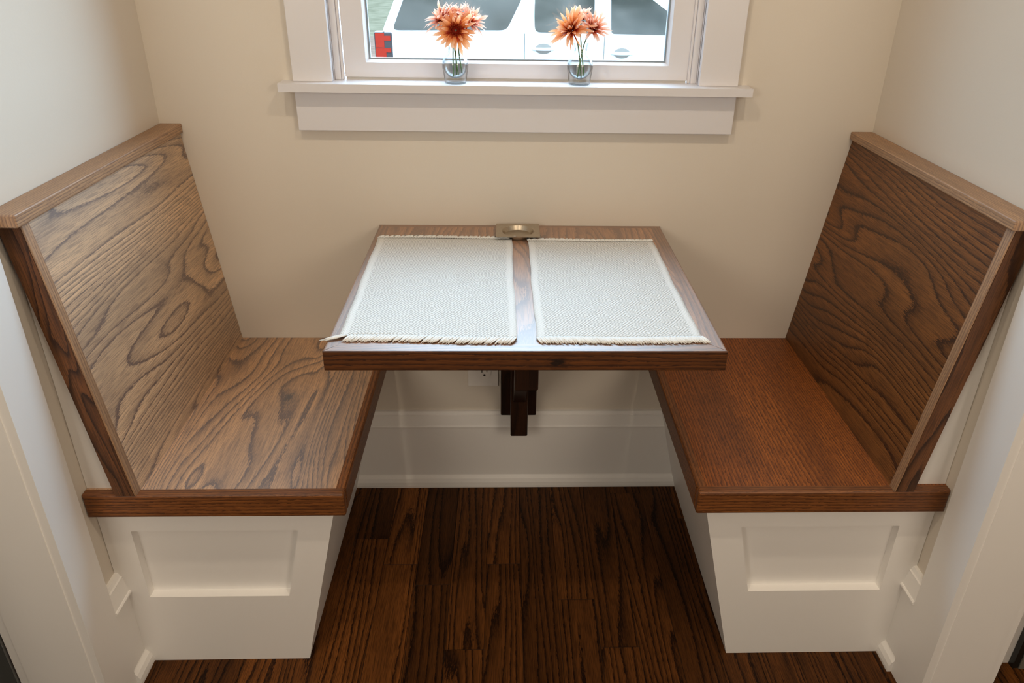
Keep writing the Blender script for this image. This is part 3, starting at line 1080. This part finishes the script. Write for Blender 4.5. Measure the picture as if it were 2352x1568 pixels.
# ------------------------------------------------------------------ vases and flowers
def vase(x, d, label):
    y = -d
    z0 = SKZ
    root = empty('bud_vase', (x, y, z0))
    tag(root, label, 'vase', 'glass bud vases on the windowsill')
    bm = bmesh.new()
    outp = [(0.0, 0.0), (0.0205, 0.0), (0.0222, 0.0012), (0.0232, 0.005), (0.0243, 0.014), (0.0262, 0.026), (0.0272, 0.0325), (0.0274, 0.038), (0.0266, 0.0445), (0.0240, 0.0515),
            (0.0200, 0.0570), (0.0160, 0.0615), (0.0137, 0.0665), (0.0131, 0.0720), (0.0140, 0.0780), (0.0160, 0.0825), (0.0168, 0.0845), (0.0164, 0.0858)]
    wl = 0.0555
    inp = [(0.0150, 0.0856), (0.0145, 0.0825), (0.0124, 0.0770), (0.0114, 0.0720), (0.0119, 0.0670), (0.0142, 0.0630), (0.0184, 0.0585), (0.0224, 0.0520), (0.0249, 0.0445), (0.0256, 0.038),
           (0.0250, 0.0315), (0.0225, 0.0245), (0.0180, 0.0180), (0.0120, 0.0135), (0.0055, 0.0112), (0.0, 0.0108)]
    lathe_bm(bm, outp + inp, x, y, z0, 48)
    finish('glass_body', bm, M['glass'], root, smooth=True)
    bm = bmesh.new()
    wp = [(0.0, 0.0110), (0.0054, 0.0114), (0.0119, 0.0137), (0.0179, 0.0182), (0.0224, 0.0247), (0.0249, 0.0317), (0.0255, 0.038), (0.0248, 0.0445), (0.0223, 0.0518), (0.0206, wl), (0.0, wl)]
    lathe_bm(bm, wp, x, y, z0, 48)
    wv = finish('water', bm, M['water'], root, smooth=True)
    return root


VL = (-0.1416, 0.0155)
VR = (0.1220, 0.0125)
vase(VL[0], VL[1], 'clear glass bud vase on the sill below the larger rust bloom, half full of water')
vase(VR[0], VR[1], 'clear glass bud vase on the right of the sill, its stems and lip showing')


def petal_bm(bm, uvl, C, A, X, Y, phi, elev0, elev1, length, width, seed_r):
    """one petal: starts at C, lies in the radial direction phi around axis A; elevation goes from elev0 to elev1"""
    rad = X * math.cos(phi) + Y * math.sin(phi)
    side = A.cross(rad).normalized()
    n = 6
    p = C + rad * 0.0025
    rows = []
    tw = seed_r.uniform(-0.35, 0.35)
    for i in range(n + 1):
        t = i / n
        e = elev0 + (elev1 - elev0) * t
        dvec = rad * math.cos(e) + A * math.sin(e)
        if i > 0: p = p + dvec * (length / n)
        w_ = width * (0.34 + 0.66 * math.sin(math.pi * min(1, 0.12 + 0.72 * t))) * (1.0 if t < 0.8 else max(0.12, 1 - ((t - 0.8) / 0.2) ** 1.6 * 0.88))
        nrm = (A * math.cos(e) - rad * math.sin(e)).normalized()
        sd = (side + nrm * (tw * t)).normalized()
        rows.append([bm.verts.new(p - sd * w_ * 0.5 + nrm * w_ * 0.20), bm.verts.new(p), bm.verts.new(p + sd * w_ * 0.5 + nrm * w_ * 0.20)])
    for i in range(n):
        for k in range(2):
            f = bm.faces.new((rows[i][k], rows[i][k + 1], rows[i + 1][k + 1], rows[i + 1][k]))
            f.smooth = True
            uvs = [(i / n, k * 0.5), (i / n, (k + 1) * 0.5), ((i + 1) / n, (k + 1) * 0.5), ((i + 1) / n, k * 0.5)]
            for l, q in zip(f.loops, uvs): l[uvl].uv = (q[0], q[1] * 0.4 + phi)


def flower(C, axis, rad, foot, neck, label, mat, seed, cup=0.0, droop=0.35, disc=0.0085, opened=False):
    C = Vector(C)
    A = Vector(axis).normalized()
    rn = random.Random(seed)
    X = A.orthogonal().normalized()
    Y = A.cross(X).normalized()
    root = empty('chrysanthemum', (foot[0], foot[1], foot[2]))
    tag(root, label, 'flower', 'cut chrysanthemums on the windowsill')
    # stem
    back = C - A * 0.010
    pts = []
    P0, P1, P2, P3 = Vector(foot), Vector(neck), back - A * 0.016, back
    ctrl = [P0, P0.lerp(P1, 0.5), P1, P1.lerp(P2, 0.5) + Vector((0, 0, 0.002)), P2, P3]
    for i in range(len(ctrl) - 1):
        for t in (0, 0.5):
            pts.append(ctrl[i].lerp(ctrl[i + 1], t))
    pts.append(P3)
    for _ in range(2):
        pts = [pts[0]] + [(pts[i - 1] + pts[i] * 2 + pts[i + 1]) / 4 for i in range(1, len(pts) - 1)] + [pts[-1]]
    bm = bmesh.new()
    tube_bm(bm, pts, 0.00135, 8)
    finish('stem', bm, M['stem'], root, smooth=True)
    # calyx
    bm = bmesh.new()
    tube_bm(bm, [back, C - A * 0.006, C - A * 0.001], [0.0020, 0.0062, 0.0080], 12)
    finish('calyx', bm, M['sepal'], root, smooth=True)
    bm = bmesh.new()
    uvl = bm.loops.layers.uv.new('grain')
    layers = [(13, 1.06, 0.10 + cup, -droop, 0.0086), (13, 1.00, 0.34 + cup, 0.10 + cup * 0.6, 0.0084), (12, 0.86, 0.62 + cup, 0.50 + cup * 0.7, 0.0076), (10, 0.58, 0.98 + cup * 0.6, 1.05 + cup * 0.5, 0.0062)]
    if opened:
        layers = [(13, 1.04, 0.05, -droop, 0.0092), (13, 0.95, 0.28, 0.0, 0.0088), (9, 0.66, 0.50, 0.35, 0.0075)]
    for li, (n, lf, e0, e1, wd) in enumerate(layers):
        for k in range(n):
            phi = 2 * math.pi * (k + 0.5 * (li % 2)) / n + rn.uniform(-0.13, 0.13)
            petal_bm(bm, uvl, C + A * (0.0012 * li), A, X, Y, phi, e0 + rn.uniform(-0.14, 0.14), e1 + rn.uniform(-0.5, 0.4),
                     rad * lf * rn.uniform(0.78, 1.18), wd * rn.uniform(0.8, 1.1) * rad / 0.045, rn)
    # a few thin dry petals hanging below
    for k in range(4):
        petal_bm(bm, uvl, C - A * 0.002, A, X, Y, rn.uniform(0, 6.28), -0.2, -0.9, rad * rn.uniform(0.8, 1.05), 0.0028, rn)
    finish('petals', bm, mat, root, recalc=False)
    # florets in the middle
    bm = bmesh.new()
    uvl = bm.loops.layers.uv.new('grain')
    for k in range(46):
        rr = disc * math.sqrt((k + 0.5) / 46)
        phi = k * 2.39996
        base = C + A * (0.003 + 0.0045 * (1 - (rr / disc) ** 2)) + (X * math.cos(phi) + Y * math.sin(phi)) * (rr * 0.65)
        petal_bm(bm, uvl, base, A, X, Y, phi, 1.15, 1.9 - 1.2 * rr / disc, 0.0085 * (0.7 + 0.5 * rr / disc), 0.0028, rn)
    finish('florets', bm, M['floret'], root, recalc=False)
    return root


def vs(v, dx, dy, z):
    return (v[0] + dx, -v[1] + dy, SKZ + z)


# left vase: three blooms
flower((-0.1370, -0.042, 1.193), (0.03, -0.86, 0.30), 0.044, vs(VL, -0.004, -0.004, 0.014), vs(VL, -0.004, -0.002, 0.076),
       'rust orange chrysanthemum with an open dark red centre, largest bloom of the left vase', M['petal_rust'], 1, 0.0, 0.45, 0.0125, True)
flower((-0.1640, -0.008, 1.208), (-0.60, -0.25, 0.72), 0.042, vs(VL, 0.006, 0.006, 0.016), vs(VL, -0.002, 0.006, 0.076),
       'peach chrysanthemum leaning left behind the largest rust bloom', M['petal_peach'], 2, 0.25, 0.10)
flower((-0.1120, -0.008, 1.205), (0.62, -0.25, 0.66), 0.041, vs(VL, 0.014, -0.002, 0.021), vs(VL, 0.006, 0.002, 0.076),
       'pink peach chrysanthemum leaning right behind the largest rust bloom', M['petal_peach'], 3, 0.30, 0.10)
flower((-0.1390, 0.000, 1.214), (0.0, 0.15, 1.0), 0.036, vs(VL, 0.002, 0.008, 0.016), vs(VL, 0.001, 0.006, 0.076),
       'upright peach chrysanthemum at the top of the left vase, behind the other blooms', M['petal_peach'], 4, 0.45, -0.1)
# right vase: two blooms
flower((0.1010, -0.026, 1.193), (-0.42, -0.62, 0.66), 0.042, vs(VR, 0.004, 0.002, 0.013), vs(VR, -0.005, 0.0, 0.076),
       'orange chrysanthemum leaning left in the right vase', M['petal_rust'], 5, 0.30, -0.1, 0.010)
flower((0.1430, -0.018, 1.196), (0.34, -0.60, 0.72), 0.038, vs(VR, -0.005, -0.002, 0.015), vs(VR, 0.004, -0.002, 0.074),
       'peach pink chrysanthemum leaning right in the right vase', M['petal_peach'], 6, 0.42, -0.05, 0.008)
flower((0.1230, 0.008, 1.212), (0.05, 0.1, 1.0), 0.032, vs(VR, 0.010, 0.004, 0.016), vs(VR, 0.001, 0.004, 0.076),
       'small upright peach chrysanthemum behind the two other blooms of the right vase', M['petal_peach'], 7, 0.45, -0.1)

# ------------------------------------------------------------------ outside
GZ = -0.43
bm = bmesh.new()
box_bm(bm, -30, 30, 0.16, 14.5, GZ - 0.1, GZ)
struct(finish('ground', bm, make_gravel()), 'pale leaf-strewn gravel outside the window', 'ground')
bm = bmesh.new()
box_bm(bm, -60, 60, 14.5, 60, GZ - 0.1, GZ)
tag(struct(finish('lawn', bm, make_lawn()), 'dull green lawn beyond the parked car', 'lawn'))
struct(box('wall_outside', M['ext'], -4, 4, 0.115, 0.15, GZ, 0.9), 'outer siding below the window', 'wall')

CY = 5.2


def car():
    root = empty('parked_car', (1.0, CY + 0.95, GZ))
    tag(root, 'white car parked outside the window with a red tail lamp and tinted windows', 'car')
    W2 = 1.86
    # lower body: side outline (x, z above ground)
    low = [(-1.19, 0.42), (-1.21, 0.62), (-1.17, 0.86), (-1.13, 1.06), (-1.08, 1.075), (0.0, 1.088), (1.9, 1.080), (2.05, 1.06), (2.95, 0.97), (3.45, 0.86), (3.55, 0.66), (3.55, 0.36), (3.2, 0.30)]
    arch = lambda cx, r: [(cx + r * math.cos(a), 0.34 + r * math.sin(a)) for a in [math.pi * k / 12 for k in range(13)]]
    poly = low + arch(2.75, 0.40) + [(2.3, 0.28), (0.1, 0.28)] + arch(-0.35, 0.40) + [(-0.8, 0.34)]
    bm = bmesh.new()
    prism_bm(bm, poly, lambda p, q, t: (p, CY + t, GZ + q), 0.0, W2)
    body = finish('body', bm, M['car_white'], root)
    # greenhouse, leaning inwards
    bm = bmesh.new()
    b4 = [(-1.13, 1.07), (-0.985, 1.40), (-0.86, 1.62), (-0.70, 1.70), (0.95, 1.70), (1.18, 1.62), (1.55, 1.36), (1.95, 1.08)]
    lean = lambda q: (q - 1.08) * 0.16
    A_ = [bm.verts.new((p, CY + 0.004 + lean(q), GZ + q)) for p, q in b4]
    B_ = [bm.verts.new((p, CY + W2 - 0.004 - lean(q), GZ + q)) for p, q in b4]
    bm.faces.new(A_)
    bm.faces.new(B_[::-1])
    for i in range(len(b4)):
        k = (i + 1) % len(b4)
        bm.faces.new((A_[i], B_[i], B_[k], A_[k]))
    finish('cabin', bm, M['car_white'], root)

    def glass(name, poly, rc=0.06):
        bm = bmesh.new()
        # round the corners
        pts = []
        n = len(poly)
        for i in range(n):
            p0, p1, p2 = Vector(poly[i - 1]), Vector(poly[i]), Vector(poly[(i + 1) % n])
            a = p1 + (p0 - p1).normalized() * rc
            b = p1 + (p2 - p1).normalized() * rc
            for k in range(6):
                t = k / 5
                pts.append(((a * (1 - t) + p1 * t) * (1 - t) + (p1 * (1 - t) + b * t) * t))
        prism_bm(bm, [(p.x, p.y) for p in pts], lambda p, q, t: (p, CY + t + lean(q - GZ), q), -0.006, 0.02)
        finish(name, bm, M['car_glass'], root)
    glass('quarter_window', [(-1.040, 0.654), (-0.03, 0.666), (0.13, 0.98), (0.155, 1.10), (-0.84, 1.12), (-0.915, 0.95)], 0.05)
    glass('rear_door_window', [(0.222, 0.652), (0.752, 0.650), (0.745, 0.94), (0.742, 1.12), (0.225, 1.12), (0.215, 0.80)], 0.05)
    glass('front_door_window', [(0.905, 0.648), (1.62, 0.640), (1.46, 0.80), (1.18, 0.985), (1.02, 1.08), (0.885, 1.10)], 0.03)
    # seams
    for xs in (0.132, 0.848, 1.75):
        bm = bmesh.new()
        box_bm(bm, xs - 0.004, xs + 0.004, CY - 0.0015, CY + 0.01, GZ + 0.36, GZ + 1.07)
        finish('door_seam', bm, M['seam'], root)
    for hx, hz in ((0.302, 0.512), (1.012, 0.482)):
        bm = bmesh.new()
        pts = [(hx - 0.10 + 0.20 * k / 8, CY - 0.008 - 0.030 * math.sin(math.pi * k / 8), hz) for k in range(9)]
        tube_bm(bm, pts, 0.013, 8)
        h = finish('door_handle', bm, M['car_white'], root, smooth=True)
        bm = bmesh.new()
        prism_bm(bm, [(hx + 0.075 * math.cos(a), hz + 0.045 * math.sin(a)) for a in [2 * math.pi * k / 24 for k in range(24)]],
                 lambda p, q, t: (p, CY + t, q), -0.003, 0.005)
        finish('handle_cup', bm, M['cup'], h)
    # tail lamp wrapped around the rear corner
    lamp = box('tail_lamp', M['car_lamp_dark'], -1.205, -1.045, CY - 0.006, CY + 0.12, 0.40, 0.636, root, bev=0.01)
    bm = bmesh.new()
    for z0, z1, x1 in ((0.605, 0.630, -1.115), (0.565, 0.605, -1.062), (0.505, 0.565, -1.118), (0.465, 0.500, -1.062), (0.405, 0.465, -1.105)):
        box_bm(bm, -1.195, x1, CY - 0.012, CY - 0.004, z0, z1)
    finish('red_lens', bm, M['car_lamp'], lamp)
    for wx in (-0.35, 2.75):
        for wy in (CY + 0.02, CY + W2 - 0.24):
            bm = bmesh.new()
            ring_ = [(wx + 0.345 * math.cos(a), GZ + 0.345 + 0.345 * math.sin(a)) for a in [2 * math.pi * k / 32 for k in range(32)]]
            prism_bm(bm, ring_, lambda p, q, t: (p, t, q), wy, wy + 0.22)
            wh = finish('wheel', bm, M['car_black'], root)
            bm = bmesh.new()
            ring_ = [(wx + 0.23 * math.cos(a), GZ + 0.345 + 0.23 * math.sin(a)) for a in [2 * math.pi * k / 24 for k in range(24)]]
            prism_bm(bm, ring_, lambda p, q, t: (p, t, q), wy - 0.005, wy + 0.05)
            finish('rim', bm, M['chrome'], wh)
    return root


car()

# ------------------------------------------------------------------ kitchen edges seen past the casings
bc = empty('black_cabinet', (-1.2, -1.0, 0))
tag(bc, 'black cabinet showing at the lower left corner beyond the white casing', 'cabinet')
bm = bmesh.new()
box_bm(bm, -1.6, -0.9225, -1.05, -0.692, 0.0, 0.90)
finish('carcass', bm, M['cab_black'], bc)
box('metal_strip', make_plain('dull_steel_strip', (0.32, 0.34, 0.34), 0.45, 0.6), -1.6, -0.9225, -0.694, -0.690, 0.216, 0.2185, bc)
gc = empty('grey_cabinet', (1.3, -0.75, 0))
tag(gc, 'grey green cabinet at the lower right corner beyond the white casing', 'cabinet')
box('carcass', M['cab_grey'], 1.043, 1.6, -0.60, -0.586, 0.0, 0.90, gc)
tag(box('gap_shade_strip', M['cab_black'], 1.030, 1.043, -0.598, -0.586, 0.0, 0.90, gc), 'dark strip painted for the shaded gap at the edge of the cabinet')  # black strip stands in for the shade in the gap
